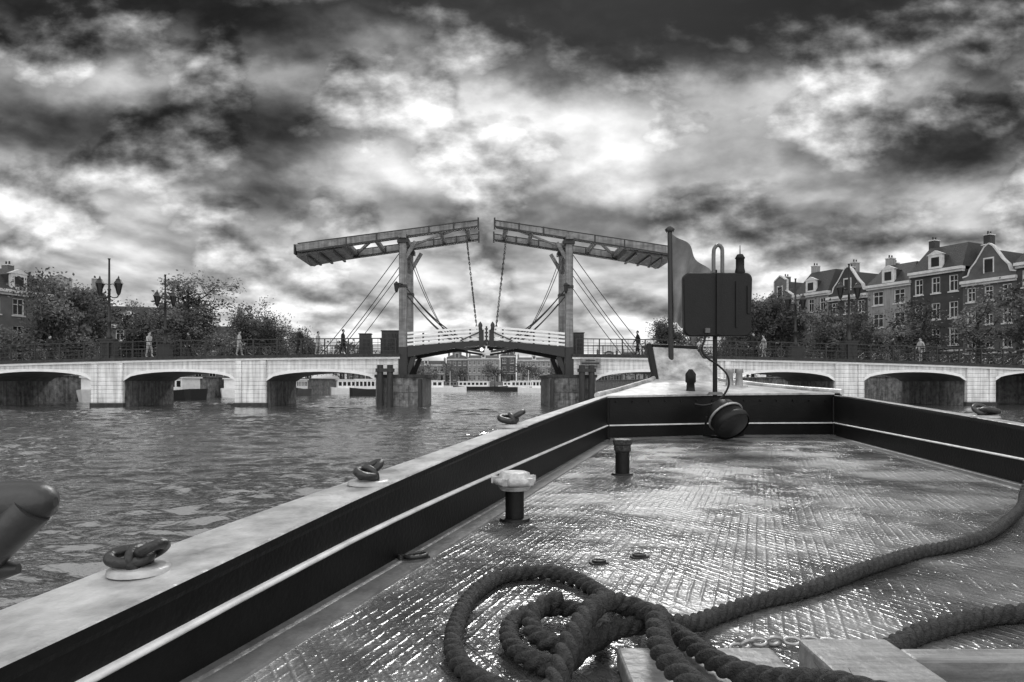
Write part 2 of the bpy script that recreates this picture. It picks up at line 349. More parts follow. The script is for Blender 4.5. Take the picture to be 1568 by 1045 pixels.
# ------------------------------------------------------------ bridge
BR=empty('bascule_bridge',(-1.87,50,0),R(2.3))
W=8.0
def zt(u): return 3.8-0.0005*u*u
for sg,nm in ((-1,'left'),(1,'right')):
    s=MB(); pier=MB()
    k=8.0; arches=[]
    for i in range(4): arches.append((k,k+7.9)); k+=10.1
    for (a,b_) in arches:
        n=16; prevp=None
        for i in range(n+1):
            t=i/n; u=sg*(a+(b_-a)*t); zb=1.85+0.68*math.sqrt(max(0,1-(2*t-1)**2))
            cur=(u,zb,zt(u))
            if prevp:
                (u0,b0,t0),(u1,b1,t1)=prevp,cur
                s.add([(u0,0,b0),(u1,0,b1),(u1,0,t1),(u0,0,t0)],[(0,1,2,3)],0)
                s.add([(u0,W,b0),(u1,W,b1),(u1,W,t1),(u0,W,t0)],[(3,2,1,0)],0)
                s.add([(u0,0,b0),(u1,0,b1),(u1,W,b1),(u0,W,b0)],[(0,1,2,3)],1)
                s.add([(u0,-.06,b0),(u1,-.06,b1),(u1,-.06,b1+.2),(u0,-.06,b0+.2)],[(0,1,2,3)],3)
                s.add([(u0,-.06,b0+.2),(u1,-.06,b1+.2),(u1,0,b1+.2),(u0,0,b0+.2)],[(0,1,2,3)],3)
                s.add([(u0,-.06,b0),(u1,-.06,b1),(u1,0,b1),(u0,0,b0)],[(3,2,1,0)],3)
            prevp=cur
        p0,p1=b_,b_+2.2
        c=sg*(p0+p1)/2
        pier.b2(sg*p0,sg*p1,.15,W-.15,-1.5,1.86,1)
        pier.b2(sg*p0,sg*p1,0.0,W,1.86,zt(c)-.01,0)
        pier.b2(sg*p0,sg*(p0+.45),-.16,.13,-.5,zt(c)-.24,0)
        pier.b2(sg*(p1-.45),sg*p1,-.16,.13,-.5,zt(c)-.24,0)
        pier.b2(sg*(p0+.46),sg*(p1-.46),-.08,.14,-.5,zt(c)-.24,0)
        pier.b2(sg*(p0-.08),sg*(p1+.08),-.2,.12,-.5,.28,2)
    pier.b2(sg*6.35,sg*7.99,0,W,1.0,zt(7)-.02,0)
    rn=random.Random(3+sg)
    for row in range(5):
        z0=-.6+row*.54
        cuts=[4.6]+[4.6+ (j+(.5 if row%2 else 0))*.68 for j in range(1,5)]+[7.98]
        for c0,c1 in zip(cuts,cuts[1:]):
            dd=rn.uniform(0,.06); pier.b2(sg*(c0+.012),sg*(c1-.012),-.5-dd,-.1,z0+.012,z0+.528,1)
    pier.b2(sg*4.62,sg*7.97,-.42,W-.3,-1.5,2.1,1)
    pier.b2(sg*4.5,sg*8.05,-.62,W-.2,2.1,2.32,2)
    for x in (6.9,7.6): pier.cyl((sg*x,-.9,-1),(sg*x,-.85,3.0),.24,.22,2,10)
    pier.cyl((sg*4.75,-.85,-1),(sg*4.75,-.8,2.0),.16,.15,2,10)
    pier.b2(sg*6.6,sg*7.9,-1.1,-.66,2.5,2.75,2)
    n=30; U=[8-1.7+(60-6.3)*i/n for i in range(n+1)]
    for u0,u1 in zip(U,U[1:]):
        z0,z1=zt(sg*u0),zt(sg*u1); z0=max(z0,2.42);z1=max(z1,2.42)
        for (ya,yb,za,zb,m) in ((-.28,W+.28,-.16,.06,2),(-.2,.02,-.30,-.162,3)):
            s.add([(sg*u0,ya,z0+za),(sg*u1,ya,z1+za),(sg*u1,yb,z1+za),(sg*u0,yb,z0+za),(sg*u0,ya,z0+zb),(sg*u1,ya,z1+zb),(sg*u1,yb,z1+zb),(sg*u0,yb,z0+zb)],
              [(0,3,2,1),(4,5,6,7),(0,1,5,4),(2,3,7,6),(1,2,6,5),(3,0,4,7)],m)
        s.add([(sg*u0,.9,z0+.064),(sg*u1,.9,z1+.064),(sg*u1,W-.9,z1+.064),(sg*u0,W-.9,z0+.064)],[(0,1,2,3)],4)
    s.obj('spans_'+nm,[M_white,M_soffit,M_darkw,M_whitep,M_road],BR)
    pier.obj('piers_'+nm,[M_white,M_stone,M_darkw],BR)
    r=MB()
    for y in (-.12,W+.12):
        u=6.6
        while u<52:
            z=max(zt(u),2.42)+.06
            r.b2(sg*u-.04,sg*u+.04,y-.04,y+.04,z,z+1.12)
            u2=u+1.7; z2=max(zt(u2),2.42)+.06
            for hh,t in ((1.12,.07),(.82,.03),(.55,.03),(.25,.03)):
                r.bar((sg*u,y,z+hh),(sg*u2,y,z2+hh),t,t)
            for q_ in (0.25,.5,.75):
                uu=u+1.7*q_; r.b2(sg*uu-.012,sg*uu+.012,y-.012,y+.012,z-.01,z+1.1)
            u=u2
    r.obj('railing_'+nm,M_dark,BR)
    # towers
    t=MB(); ux=6.1
    for y in (.3,4.9):
        t.bar((sg*(ux+.02),y,4.3),(sg*ux,y,12.15),.54,.66,0,.48,.55)
        t.bar((sg*(ux+.0),y,2.3),(sg*ux,y,4.35),.62,.7,1)
        t.b2(sg*ux-.40,sg*ux+.40,y-.4,y+.4,11.95,12.25,1)
        t.b2(sg*ux-.31,sg*ux+.31,y-.36,y+.36,8.7,8.9,1)
        t.bar((sg*(ux+.1),y,10.4),(sg*(ux-.9),y,12.1),.26,.26,0)
        t.bar((sg*5.85,y,2.3),(sg*5.3,y,3.7),.3,.35,1)
        t.b2(sg*ux+sg*.275,sg*ux+sg*.30,y-.1,y+.1,4.4,11.9,1)
    t.b2(sg*ux-.27,sg*ux+.27,-.3,5.5,12.25,12.6,0)
    t.bar((sg*ux,.3,10.3),(sg*ux,2.0,12.2),.2,.25,0); t.bar((sg*ux,4.9,10.3),(sg*ux,3.2,12.2),.2,.25,0)
    t.bar((sg*ux,-.1,8.9),(sg*ux-.35,-.75,8.9),.06,.06,1)
    t.lathe((sg*ux-.35,-.8,8.2),(sg*ux-.35,-.8,9.0),[(0,.07),(.2,.14),(.7,.2),(.75,.24),(1,.03)],1,6,False)
    t.obj('tower_'+nm,[M_beam,M_dark],BR,bevel=.02)
    # balance frame
    bb=MB()
    def zb(u): return 13.45-(abs(u)-.6)*.146
    for y in (.3,4.9):
        bb.bar((sg*.6,y,zb(.6)),(sg*13.8,y,zb(13.8)),.42,.36,0,.5,.5)
        bb.bar((sg*.7,y,zb(.7)-.24),(sg*13.6,y,zb(13.6)-.31),.46,.09,1)
        bb.bar((sg*.65,y,zb(.65)+.22),(sg*13.7,y,zb(13.7)+.30),.48,.06,1)
        for uu in (2.4,4.2,8,10.2): bb.box((sg*uu,y,zb(uu)),(.1,.5,.58),1)
        bb.box((sg*.6,y,zb(.6)),(.12,.5,.8),1)
    for uu in (1.4,3.4,8.2,10.3): bb.bar((sg*uu,.5,zb(uu)),(sg*uu,4.7,zb(uu)),.25,.3,0)
    bb.bar((sg*1.5,.5,zb(1.5)),(sg*6,4.7,zb(6)),.12,.14,0)
    bb.bar((sg*8.3,.5,zb(8.3)),(sg*10.2,4.7,zb(10.2)),.16,.2,0)
    za,zc=zb(10.4)-.3,zb(13.9)-.2
    v=[(sg*10.6,.52,za-.12),(sg*13.9,.52,zc-.35),(sg*13.9,4.68,zc-.35),(sg*10.6,4.68,za-.12),(sg*10.3,.52,za+.5),(sg*13.9,.52,zc+.4),(sg*13.9,4.68,zc+.4),(sg*10.3,4.68,za+.5)]
    bb.add(v,[(0,3,2,1),(4,5,6,7),(0,1,5,4),(1,2,6,5),(2,3,7,6),(3,0,4,7)],0)
    for uu in (11.2,12.2,13.1): bb.bar((sg*uu,.55,zb(uu)-.55),(sg*uu,4.65,zb(uu)-.55),.16,.12,1)
    bb.bar((sg*13.9,.0,zb(13.9)-.1),(sg*13.9,5.2,zb(13.9)-.1),.12,.7,1)
    bb.tube(catmull([(sg*13.0,.1,zb(13)-.3),(sg*12.9,.1,zb(13)-1.1),(sg*12.5,.1,zb(13)-1.45),(sg*12.2,.1,zb(13)-1.1),(sg*12.2,.1,zb(13)-.5)],.15),.025,1,5)
    bb.obj('balance_frame_'+nm,[M_beam,M_dark],BR)
    # hanging chains and stays
    c=MB()
    for y in (.3,4.9):
        p0=Vector((sg*1.55,y,zb(1.5)-.2)); p1=Vector((sg*.7,y,5.6)); L=(p1-p0).length; nl=int(L/.19)
        for i in range(nl):
            q_=p0.lerp(p1,(i+.5)/nl); ax=(p1-p0).to_track_quat('X','Z').to_matrix()
            rot=ax@Matrix.Rotation(math.pi/2*(i%2),3,'X')
            c.torus(q_,.05,.024,rot,2.2,0,8,5)
        def sag(a,b_,sg_,r=.03):
            a=Vector(a);b_=Vector(b_); pts=[]
            for i in range(13):
                k=i/12; q_=a.lerp(b_,k); q_.z-=4*sg_*k*(1-k); pts.append(q_)
            c.tube(pts,r,0,6)
        sag((sg*6.4,y,11.2),(sg*12.1,y,3.8),.15); sag((sg*6.4,y,10.2),(sg*11.1,y,3.85),.12)
        sag((sg*5.8,y,11.4),(sg*2.6,y,4.9),.7); sag((sg*5.8,y,8.6),(sg*1.6,y,4.9),.4,.05)
        sag((sg*5.8,y,8.1),(sg*2.4,y,4.8),.25,.05)
    c.obj('chains_'+nm,M_dark,BR)
    # leaf: nearly level board parapets over an arched girder
    l=MB(); n=10
    def zl(u): return 4.50-0.95*(abs(u)/6.0)**1.3
    def zp(u): return 4.72-0.48*(abs(u)/6.0)**1.2
    for i in range(n):
        a=.06+(5.75-.06)*i/n; b_=.06+(5.75-.06)*(i+1)/n
        za,zb2=zp(a),zp(b_)
        l.bar((sg*a,2.6,za),(sg*b_,2.6,zb2),4.95,.2,1)
        for y in (.05,5.15):
            v=[(sg*a,y-.1,zl(a)),(sg*b_,y-.1,zl(b_)),(sg*b_,y+.1,zl(b_)),(sg*a,y+.1,zl(a)),(sg*a,y-.1,za+.12),(sg*b_,y-.1,zb2+.12),(sg*b_,y+.1,zb2+.12),(sg*a,y+.1,za+.12)]
            l.add(v,[(0,3,2,1),(4,5,6,7),(0,1,5,4),(1,2,6,5),(2,3,7,6),(3,0,4,7)],1)
            for hh in (.25,.53,.81,1.07): l.bar((sg*a,y-.13,za+hh),(sg*b_,y-.13,zb2+hh),.05,.15,0)
        if i%2==0:
            for y in (.05,5.15): l.b2(sg*a-.06,sg*a+.06,y-.09,y+.08,za,za+1.15,1)
    for y in (.0,5.2):
        l.b2(sg*.2,sg*.55,y-.18,y+.15,zp(.3)-.35,zp(.3)+.9,1)
        l.lathe((sg*.45,y,zp(.3)+.9),(sg*.45,y,zp(.3)+1.5),[(0,.14),(.3,.18),(.7,.14),(1,.02)],1,8)
        l.bar((sg*.3,y-.1,4.0),(sg*2.3,y-.1,zl(2.3)+.1),.12,.16,1)
        l.bar((sg*.3,y-.2,zp(.3)+.8),(sg*1.9,y-.2,zp(1.9)+.2),.06,.09,1)
    l.obj('leaf_'+nm,[M_whitep,M_dark],BR)
ml=bpy.data.materials.new('lit_lamp'); ml.use_nodes=True; bb_=ml.node_tree.nodes['Principled BSDF']
bb_.inputs['Emission Color'].default_value=(1,1,1,1); bb_.inputs['Emission Strength'].default_value=3
sl=MB(); sl.b2(-.55,-.15,-.3,-.12,3.95,4.35,0); sl.lathe((-.35,-.3,4.15),(-.35,-.42,4.15),[(0,.12),(.6,.11),(1,.04)],1,12)
sl.obj('signal_lamp',[M_dark,ml],BR)
def at(u,y):
    v=Matrix.Rotation(R(2.3),3,'Z')@Vector((u,y,0)); return (v.x-1.87,v.y+50)
for u,y,wd,h in ((-9.0,1.2,.85,1.5),(-7.1,1.0,1.3,1.7),(6.9,1.1,.8,1.6),(-8.0,4.5,.7,1.3)):
    cb=MB(); cb.box((0,0,h/2),(wd,.5,h),0); cb.box((0,0,h+.04),(wd+.1,.6,.07),0); cb.box((0,-.26,h*.55),(wd*.8,.02,h*.7),1); cb.box((wd*.3,-.28,h*.5),(.04,.04,.2),0)
    x,yy=at(u,y); cb.obj('control_cabinet',[M_dark,M_darkw],None,(x,yy,zt(u)+.06),R(2.3),bevel=.015)
x,yy=at(7.6,-.35); sb=MB(); sb.box((0,0,0),(1.5,.06,.7),0); sb.box((0,-.035,0),(1.3,.012,.12),1); sb.box((0,-.035,-.2),(1.0,.012,.07),1); sb.box((0,-.035,.2),(.7,.012,.08),1)
sb.obj('bridge_sign',[M_beam,M_dark],None,(x,yy,3.15),R(2.3))

def lamp_mesh():
    m=MB()
    m.box((0,0,.65),(.95,.7,1.3),0); m.box((0,0,1.34),(1.1,.85,.09),0); m.box((0,0,.08),(1.1,.85,.16),0)
    m.lathe((0,0,1.38),(0,0,7.2),[(0,.18),(.03,.23),(.06,.14),(.2,.11),(.21,.16),(.23,.10),(.6,.085),(.61,.14),(.63,.08),(.98,.06),(1,.1)],0,10)
    for sx in (-1,1):
        m.tube(catmull([(0,0,4.55),(sx*.25,0,4.38),(sx*.58,0,4.42),(sx*.66,0,4.7)],.08),.04,0,6)
        m.tube(catmull([(0,0,5.3),(sx*.3,0,5.35),(sx*.48,0,5.0)],.08),.03,0,6)
        m.lathe((sx*.66,0,4.72),(sx*.66,0,5.38),[(0,.12),(1,.27)],1,6,False)
        for k in range(6):
            an=math.pi/3*k; m.bar((sx*.66+.13*math.cos(an),.13*math.sin(an),4.72),(sx*.66+.28*math.cos(an),.28*math.sin(an),5.38),.035,.035,0)
        m.lathe((sx*.66,0,5.38),(sx*.66,0,5.95),[(0,.33),(.45,.17),(.5,.19),(.7,.07),(1,.015)],0,6,False)
        m.lathe((sx*.66,0,4.55),(sx*.66,0,4.73),[(0,.06),(1,.15)],0,6,False)
    return m.mesh('street_lamp',[M_dark,M_glass])
lm=lamp_mesh()
for u,y in ((-27.2,.35),(-26.6,W-.3),(27.3,.35),(26.6,W-.3)):
    x,yy=at(u,y); place(lm,'street_lamp',None,(x,yy,zt(u)+.065),R(2.3))

def bike_mesh():
    m=MB(); rx=Matrix.Rotation(math.pi/2,3,'X')
    for cx in (-.52,.52):
        m.torus((cx,0,.34),.33,.024,rx,1,0,24,6); m.torus((cx,0,.34),.3,.008,rx,1,1,24,4)
        for k in range(10):
            an=k*math.pi/5; m.bar((cx,0,.34),(cx+.3*math.cos(an),0,.34+.3*math.sin(an)),.005,.005,1)
        m.tube([(cx-.36,0,.4),(cx-.25,0,.62),(cx,0,.715),(cx+.22,0,.64)],.02,0,5)
    T=lambda a,b_,r=.02:m.cyl(a,b_,r,r,0,7)
    T((-.52,0,.34),(-.1,0,.3)); T((-.1,0,.3),(-.22,0,.88)); T((-.1,0,.3),(.36,0,.72)); T((-.19,0,.72),(.34,0,.82)); T((-.52,0,.34),(-.2,0,.78))
    T((.52,0,.34),(.33,0,1.12)); T((.33,0,1.12),(.24,-.26,1.2)); T((.33,0,1.12),(.24,.26,1.2)); m.torus((-.1,0,.3),.09,.012,rx,1,0,14,5)
    T((-.1,.06,.3),(.04,.06,.2)); T((-.1,-.06,.3),(-.24,-.06,.4))
    m.lathe((-.36,0,1.0),(-.08,0,1.03),[(0,.09),(.5,.08),(1,.03)],0,8); T((-.22,0,.88),(-.23,0,1.0))
    m.b2(-.78,-.4,-.06,.06,.76,.78,0)
    return m.mesh('bicycle',[M_dark,M_steel])
bm_=bike_mesh()
for i,u in enumerate((28.6,29.6,30.9,31.7,33.2,34.1,35.0,36.4,37.3,38.2,39.2,40.1,21.5,-31.2,-33.4,-20.2,-16.5)):
    x,yy=at(u,.22+.05*(i%3)); place(bm_,'bicycle',None,(x,yy,max(zt(u),2.42)+.065),R(2.3+random.choice((0,180))+random.uniform(-8,8)))

def person(loc,rz,stride=.18,sc=1.0,coat=M_cloth):
    root=empty('person',loc,rz); root.scale=(sc,sc,sc)
    V=[];E=[];Rr=[]
    def a(p,r,par=None):
        V.append(p);Rr.append(r)
        if par is not None: E.append((par,len(V)-1))
        return len(V)-1
    pel=a((0,0,.93),.15); bel=a((0,0,1.1),.145,pel); ch=a((0,-.02,1.32),.17,bel); nk=a((0,-.02,1.5),.06,ch); a((0,-.03,1.58),.055,nk)
    for s_ in (-1,1):
        k=s_*stride
        h=a((s_*.09,0,.88),.11,pel); kn=a((s_*.1,-k*.5-.03,.5),.075,h); an=a((s_*.1,-k*.9,.1),.05,kn); a((s_*.11,-k*.9-.14,.04),.04,an)
        sh=a((s_*.19,-.01,1.41),.075,ch); el=a((s_*.25,k*.5,1.13),.055,sh); wr=a((s_*.24,k*1.0-.08,.9),.038,el); hd=a((s_*.24,k*1.1-.1,.83),.035,wr)
    me=bpy.data.meshes.new('body'); me.from_pydata(V,E,[]); me.materials.append(coat)
    o=bpy.data.objects.new('body',me); scene.collection.objects.link(o); o.parent=root
    md=o.modifiers.new('s','SKIN'); sk=me.skin_vertices[0].data
    for i,r in enumerate(Rr): sk[i].radius=(r,r)
    sk[0].use_root=True
    sb_=o.modifiers.new('ss','SUBSURF'); sb_.levels=1; sb_.render_levels=2
    h=MB(); h.lathe((0,-.03,1.53),(0,-.04,1.78),[(0,.04),(.15,.065),(.4,.085),(.7,.085),(.92,.05),(1,.01)],0,14)
    h.lathe((0,-.01,1.62),(0,-.02,1.80),[(0,.075),(.4,.1),(.75,.085),(1,.02)],1,14)
    h.lathe((0,-.115,1.63),(0,-.14,1.66),[(0,.015),(1,.008)],0,6)
    for s_ in (-1,1):
        h.lathe((s_*.085,-.02,1.63),(s_*.1,-.02,1.66),[(0,.02),(1,.015)],0,6)
        hx,hy,hz=s_*.24,s_*stride*1.1-.1,.82
        for f in range(4): h.tube([(hx,hy-.03+f*.018,hz),(hx-s_*.005,hy-.035+f*.018,hz-.05),(hx-s_*.02,hy-.035+f*.018,hz-.08-.01*(f in(1,2)))],.008,0,5)
        h.tube([(hx,hy-.035,hz+.03),(hx-s_*.01,hy-.06,hz),(hx-s_*.02,hy-.065,hz-.03)],.009,0,5)
    h.obj('head_and_hands',[M_skin,M_cloth],root)
for u,y,rz,sc,ct in ((-13.7,.6,70,1.1,M_cloth),(-12.6,1.6,80,1.0,M_cloth2),(-10.6,.9,85,1.05,M_cloth),(20.3,1.0,-80,1.05,M_cloth),(21.3,1.6,-90,1.0,M_cloth2),(-31.8,1.0,80,1.02,M_cloth),(-21.9,1.2,-80,1.04,M_cloth),(-24.6,.8,75,1.06,M_cloth2),(-18.2,1.0,95,1.04,M_cloth2),(11.4,1.0,-85,1.04,M_cloth),(33.6,1.5,-80,1.08,M_cloth2),(31.2,1.3,80,1.04,M_cloth)):
    x,yy=at(u,y); person((x,yy,zt(u)+.065),R(rz),sc=sc,coat=ct)

# ------------------------------------------------------------ houses
def house(loc,rz,w,wall_h,storeys,cols,wm,gable='hip',depth=9,roof_h=3,name='canal_house'):
    root=empty(name,loc,rz); wl=MB(); tr=MB(); gl=MB(); rf=MB()
    bay=w/cols; sh=wall_h/storeys
    wl.b2(0.0,w,.35,depth,0,wall_h,0)
    for i in range(cols):
        for j in range(storeys):
            ww=bay*.5; x0=bay*i+(bay-ww)/2; x1=x0+ww; z0=sh*j+sh*.22; z1=sh*j+sh*(.86-.05*j/storeys)
            door=(j==0 and i==cols-1)
            if door: z0=sh*j+.05
            wl.b2(bay*i,x0,0,.349,sh*j,sh*(j+1)); wl.b2(x1,bay*(i+1),0,.349,sh*j,sh*(j+1))
            wl.b2(x0,x1,0.001,.348,sh*j,z0); wl.b2(x0,x1,0.001,.348,z1,sh*(j+1))
            gl.b2(x0+.06,x1-.06,.2,.24,z0+.06,z1-.06,1 if door else 0)
            f=.10
            tr.b2(x0,x0+f,.08,.3,z0,z1); tr.b2(x1-f,x1,.08,.3,z0,z1); tr.b2(x0+f,x1-f,.08,.3,z1-f,z1); tr.b2(x0+f,x1-f,.08,.3,z0,z0+f)
            if not door:
                tr.b2(x0+f,x1-f,.12,.19,(z0+z1)/2+.2,(z0+z1)/2+.28); tr.b2((x0+x1)/2-.03,(x0+x1)/2+.03,.13,.188,z0+f,z1-f)
            tr.b2(x0-.12,x1+.12,-.08,.07,z0-.16,z0-.02)
    tr.b2(-.1,w+.1,-.45,.34,wall_h+.002,wall_h+.32); tr.b2(-.04,w+.04,-.25,.34,wall_h-.25,wall_h-.01)
    tr.b2(0,w,-.05,-.002,sh-.1,sh+.1)
    z=wall_h+.33
    if gable=='hip':
        rf.add([(-.1,-.2,z),(w+.1,-.2,z),(w+.1,depth,z),(-.1,depth,z),(.8,2.4,z+roof_h),(w-.8,2.4,z+roof_h),(w-.8,depth-2,z+roof_h),(.8,depth-2,z+roof_h)],
          [(0,1,5,4),(1,2,6,5),(2,3,7,6),(3,0,4,7),(4,5,6,7)])
        cx=w/2; tr.b2(cx-.8,cx+.8,-.1,.3,z,z+1.7); gl.b2(cx-.45,cx+.45,-.13,-.105,z+.35,z+1.4); rf.b2(cx-.78,cx+.78,.3,2.2,z,z+1.65)
        tr.add([(cx-1.0,-.15,z+1.7),(cx+1.0,-.15,z+1.7),(cx,-.15,z+2.2),(cx-1.0,.35,z+1.7),(cx+1.0,.35,z+1.7),(cx,.35,z+2.2)],[(0,1,2),(5,4,3),(0,3,4,1),(1,4,5,2),(2,5,3,0)])
    else:
        if gable=='neck': prof=[(0,0),(w,0),(w,.5),(w-.7,.9),(w*.70,1.5),(w*.70,roof_h),(w*.5,roof_h+.7),(w*.30,roof_h),(w*.30,1.5),(.7,.9),(0,.5)]
        else: prof=[(0,0),(w,0),(w,.4),(w*.9,.5),(w*.86,1.2),(w*.75,1.9),(w*.66,2.7),(w*.58,roof_h+.2),(w*.5,roof_h+.5),(w*.42,roof_h+.2),(w*.34,2.7),(w*.25,1.9),(w*.14,1.2),(w*.1,.5),(0,.4)]
        nP=len(prof); vs=[(x,0,z+h) for x,h in prof]+[(x,.4,z+h) for x,h in prof]
        wl.add(vs,[tuple(range(nP)),tuple(range(nP,2*nP))[::-1]]+[(i,i+nP,(i+1)%nP+nP,(i+1)%nP) for i in range(nP)],0)
        for (x0,h0),(x1,h1) in zip(prof[2:],prof[3:]): tr.bar((x0,.2,z+h0+.05),(x1,.2,z+h1+.05),.55,.14)
        gl.b2(w*.42,w*.58,-.02,-.004,z+.7,z+2.0); tr.b2(w*.40,w*.42,-.05,-.003,z+.6,z+2.1); tr.b2(w*.58,w*.6,-.05,-.003,z+.6,z+2.1); tr.b2(w*.40,w*.6,-.06,-.003,z+2.1,z+2.25)
        rf.add([(0,.4,z),(w,.4,z),(w/2,.4,z+roof_h),(0,depth,z),(w,depth,z),(w/2,depth,z+roof_h)],[(0,1,2),(5,4,3),(1,4,5,2),(3,0,2,5)])
    for cx,cy in ((.6,3.5),(w-.6,6)):
        wl.b2(cx-.35,cx+.35,cy-.5,cy+.5,z,z+roof_h+1.0); tr.b2(cx-.4,cx+.4,cy-.55,cy+.55,z+roof_h+1.0,z+roof_h+1.12)
        for q_ in (-.25,.25): rf.cyl((cx,cy+q_,z+roof_h+1.1),(cx,cy+q_,z+roof_h+1.5),.1,.08,0,8)
    wl.obj('walls',wm,root); tr.obj('trim',M_trimh,root); gl.obj('windows',[M_glass,M_dark],root); rf.obj('roof',M_roof,root)
M_trimh=mat('house_trim_paint',.55,.6,1.5,.25)
d=Vector((.433,-.901)); p=Vector((33.6,101.0))
specs=[(5.2,10.8,4,2,3,'neck',3.0),(5.6,11.4,4,3,2,'hip',3.2),(5.8,10.4,4,3,1,'bell',3.2),(5.6,11.2,4,2,2,'hip',2.6),(6.0,12.0,4,3,1,'hip',3),(5.4,10.2,4,3,0,'bell',3.2),(6.2,11.4,4,3,1,'hip',2.8),(5.6,10.2,4,3,3,'neck',3.1),(6.4,11.2,4,3,0,'hip',2.8),(7.5,11.0,4,4,3,'bell',2.8)]
for (w_,h_,st,cl,mi,gb,rh) in specs:
    house((p.x+4,p.y,ZL),R(-64.3),w_,h_,st,cl,M_brick[mi],gb,9,rh); p+=d*(w_+.02)
d=Vector((.33,.944)); p=Vector((-62.0,40))
for (w_,h_,st,cl,mi,gb,rh) in [(8,11.5,4,3,2,'neck',3),(7,10.5,4,3,0,'hip',2.5),(7.5,10.5,4,3,2,'hip',2.5),(6.5,10.2,4,3,2,'neck',2.8),(7.2,8.6,3,3,3,'hip',2.4)]:
    house((p.x,p.y,ZL),R(70.7),w_,h_,st,cl,M_brick[mi],gb,9,rh); p+=d*(w_+.02)
house((-71,100,ZL),R(20),8,11,4,3,M_brick[2],'neck',9,3.5); house((-63,103,ZL),R(20),9,8,3,4,M_brick[0],'hip',9,3)
house((-64,120,ZL),R(15),14,7,3,6,M_brick[3],'hip',9,2.5)
x0=-62
for i,(w_,h_,st,cl,mi,gb,rh) in enumerate([(12,6.5,2,5,3,'hip',2),(10,8,3,4,0,'neck',2.5),(14,6.2,2,6,2,'hip',1.5),(8,8.5,3,4,3,'neck',2.5),(12,8.6,3,7,2,'hip',1.2),(6,9.6,3,2,0,'bell',2.6),(13,8.0,3,7,2,'hip',1.0),(7,10.2,3,3,3,'hip',2.0),(10,7.2,2,5,2,'hip',1.4),(9,8.5,3,4,0,'neck',2.5),(12,9,3,5,2,'hip',2)]):
    house((x0,258+4*(i%2),ZL),0,w_,h_,st,cl,M_brick[mi],gb,10,rh,'riverside_building'); x0+=w_+.3

# ------------------------------------------------------------ trees
def tree_mesh(seed,H,Rd,dens):
    rn=random.Random(seed); m=MB(); tips=[]
    top=Vector((rn.uniform(-.4,.4),rn.uniform(-.4,.4),H*.72))
    tr=catmull([(0,0,-.2),(rn.uniform(-.15,.15),0,H*.18),(rn.uniform(-.3,.3),rn.uniform(-.2,.2),H*.42),top],.6)
    m.tube(tr,.26,0,8,r1=.06)
    for i in range(14):
        k=rn.uniform(.22,.98); o=tr[int(k*(len(tr)-1))]
        an=i*2.4+rn.uniform(-.4,.4); el=rn.uniform(.1,1.0)+.35*k
        L=Rd*rn.uniform(.65,1.1)*(1.1-.3*k)
        e=o+Vector((math.cos(an)*math.cos(el),math.sin(an)*math.cos(el),math.sin(el)))*L
        if e.z>H: e.z=H*rn.uniform(.93,1)
        mid=o.lerp(e,.5)+Vector((0,0,-.1*L))
        br=catmull([o,mid,e],.5); m.tube(br,.1,0,6,r1=.03); tips.append(e); tips.append(o.lerp(e,.7))
        for q_ in range(4):
            b0=br[int(rn.uniform(.35,.95)*(len(br)-1))]
            e2=b0+Vector((rn.gauss(0,1),rn.gauss(0,1),rn.gauss(.35,.8))).normalized()*Rd*rn.uniform(.25,.5)
            m.tube([b0,b0.lerp(e2,.5)+Vector((0,0,.08)),e2],.035,0,4,r1=.012); tips.append(e2)
    for t in tips:
        mi=1 if rn.random()<.62 else 2
        sg=rn.uniform(.35,.75)
        for _ in range(int(dens*rn.uniform(.5,1.4))):
            c=t+Vector((rn.gauss(0,sg),rn.gauss(0,sg),rn.gauss(0,sg*.75)))
            a=Vector((rn.gauss(0,1),rn.gauss(0,1),rn.gauss(0,1))).normalized(); b_=a.orthogonal().normalized()
            s_=rn.uniform(.10,.21); m.add([c-a*s_,c+b_*s_*.6,c+a*s_,c-b_*s_*.6],[(0,1,2,3)],mi)
    return m.mesh('tree',[M_bark,M_leaf,M_leaf2])
TM=[tree_mesh(1,11,4.2,115),tree_mesh(2,10,4.6,110),tree_mesh(3,12,4.4,110),tree_mesh(4,9,4.0,95),tree_mesh(5,10,3.6,34)]
trees=[(-50,76,0,1.05),(-46.5,69,3,1.0),(-53,84,2,1.0),(-49,90,1,.95),(-37.8,80,2,1.07),(-42,86,0,.95),(-39,101,1,1.05),(-36.5,104,3,1.15),(-42,108,3,1.1),(-36,116,0,.80),
(-45,118,1,.8),(-33.5,112,3,.80),(27.5,122,0,1.05),(31,118,4,1),(33.5,95,2,1.0),(36,93,0,1.1),(34.5,104,1,1.1),(38.5,84,3,.85),(41,78,4,.75),(41.5,71,3,.68),(45,66,4,.85),(46,60,4,.85),(43.5,73,4,.85),(47.5,56,3,.7),(39.5,81,4,.95)]
for i,(x,y,k,s_) in enumerate(trees):
    place(TM[k],'tree',None,(x,y,ZL),i*1.9,0,(s_*1.05,s_*1.05,s_))
dm=MB(); rn=random.Random(5)
spots=[(rn.uniform(-70,-30),rn.uniform(140,245)) for _ in range(16)]+[(rn.uniform(22,60),rn.uniform(135,245)) for _ in range(16)]+[(x_+rn.uniform(-1,1),rn.uniform(246,253)) for x_ in (-58,-50,-44,-37,-31,-23,-19,-8,-6,5,9,16,24,33)]
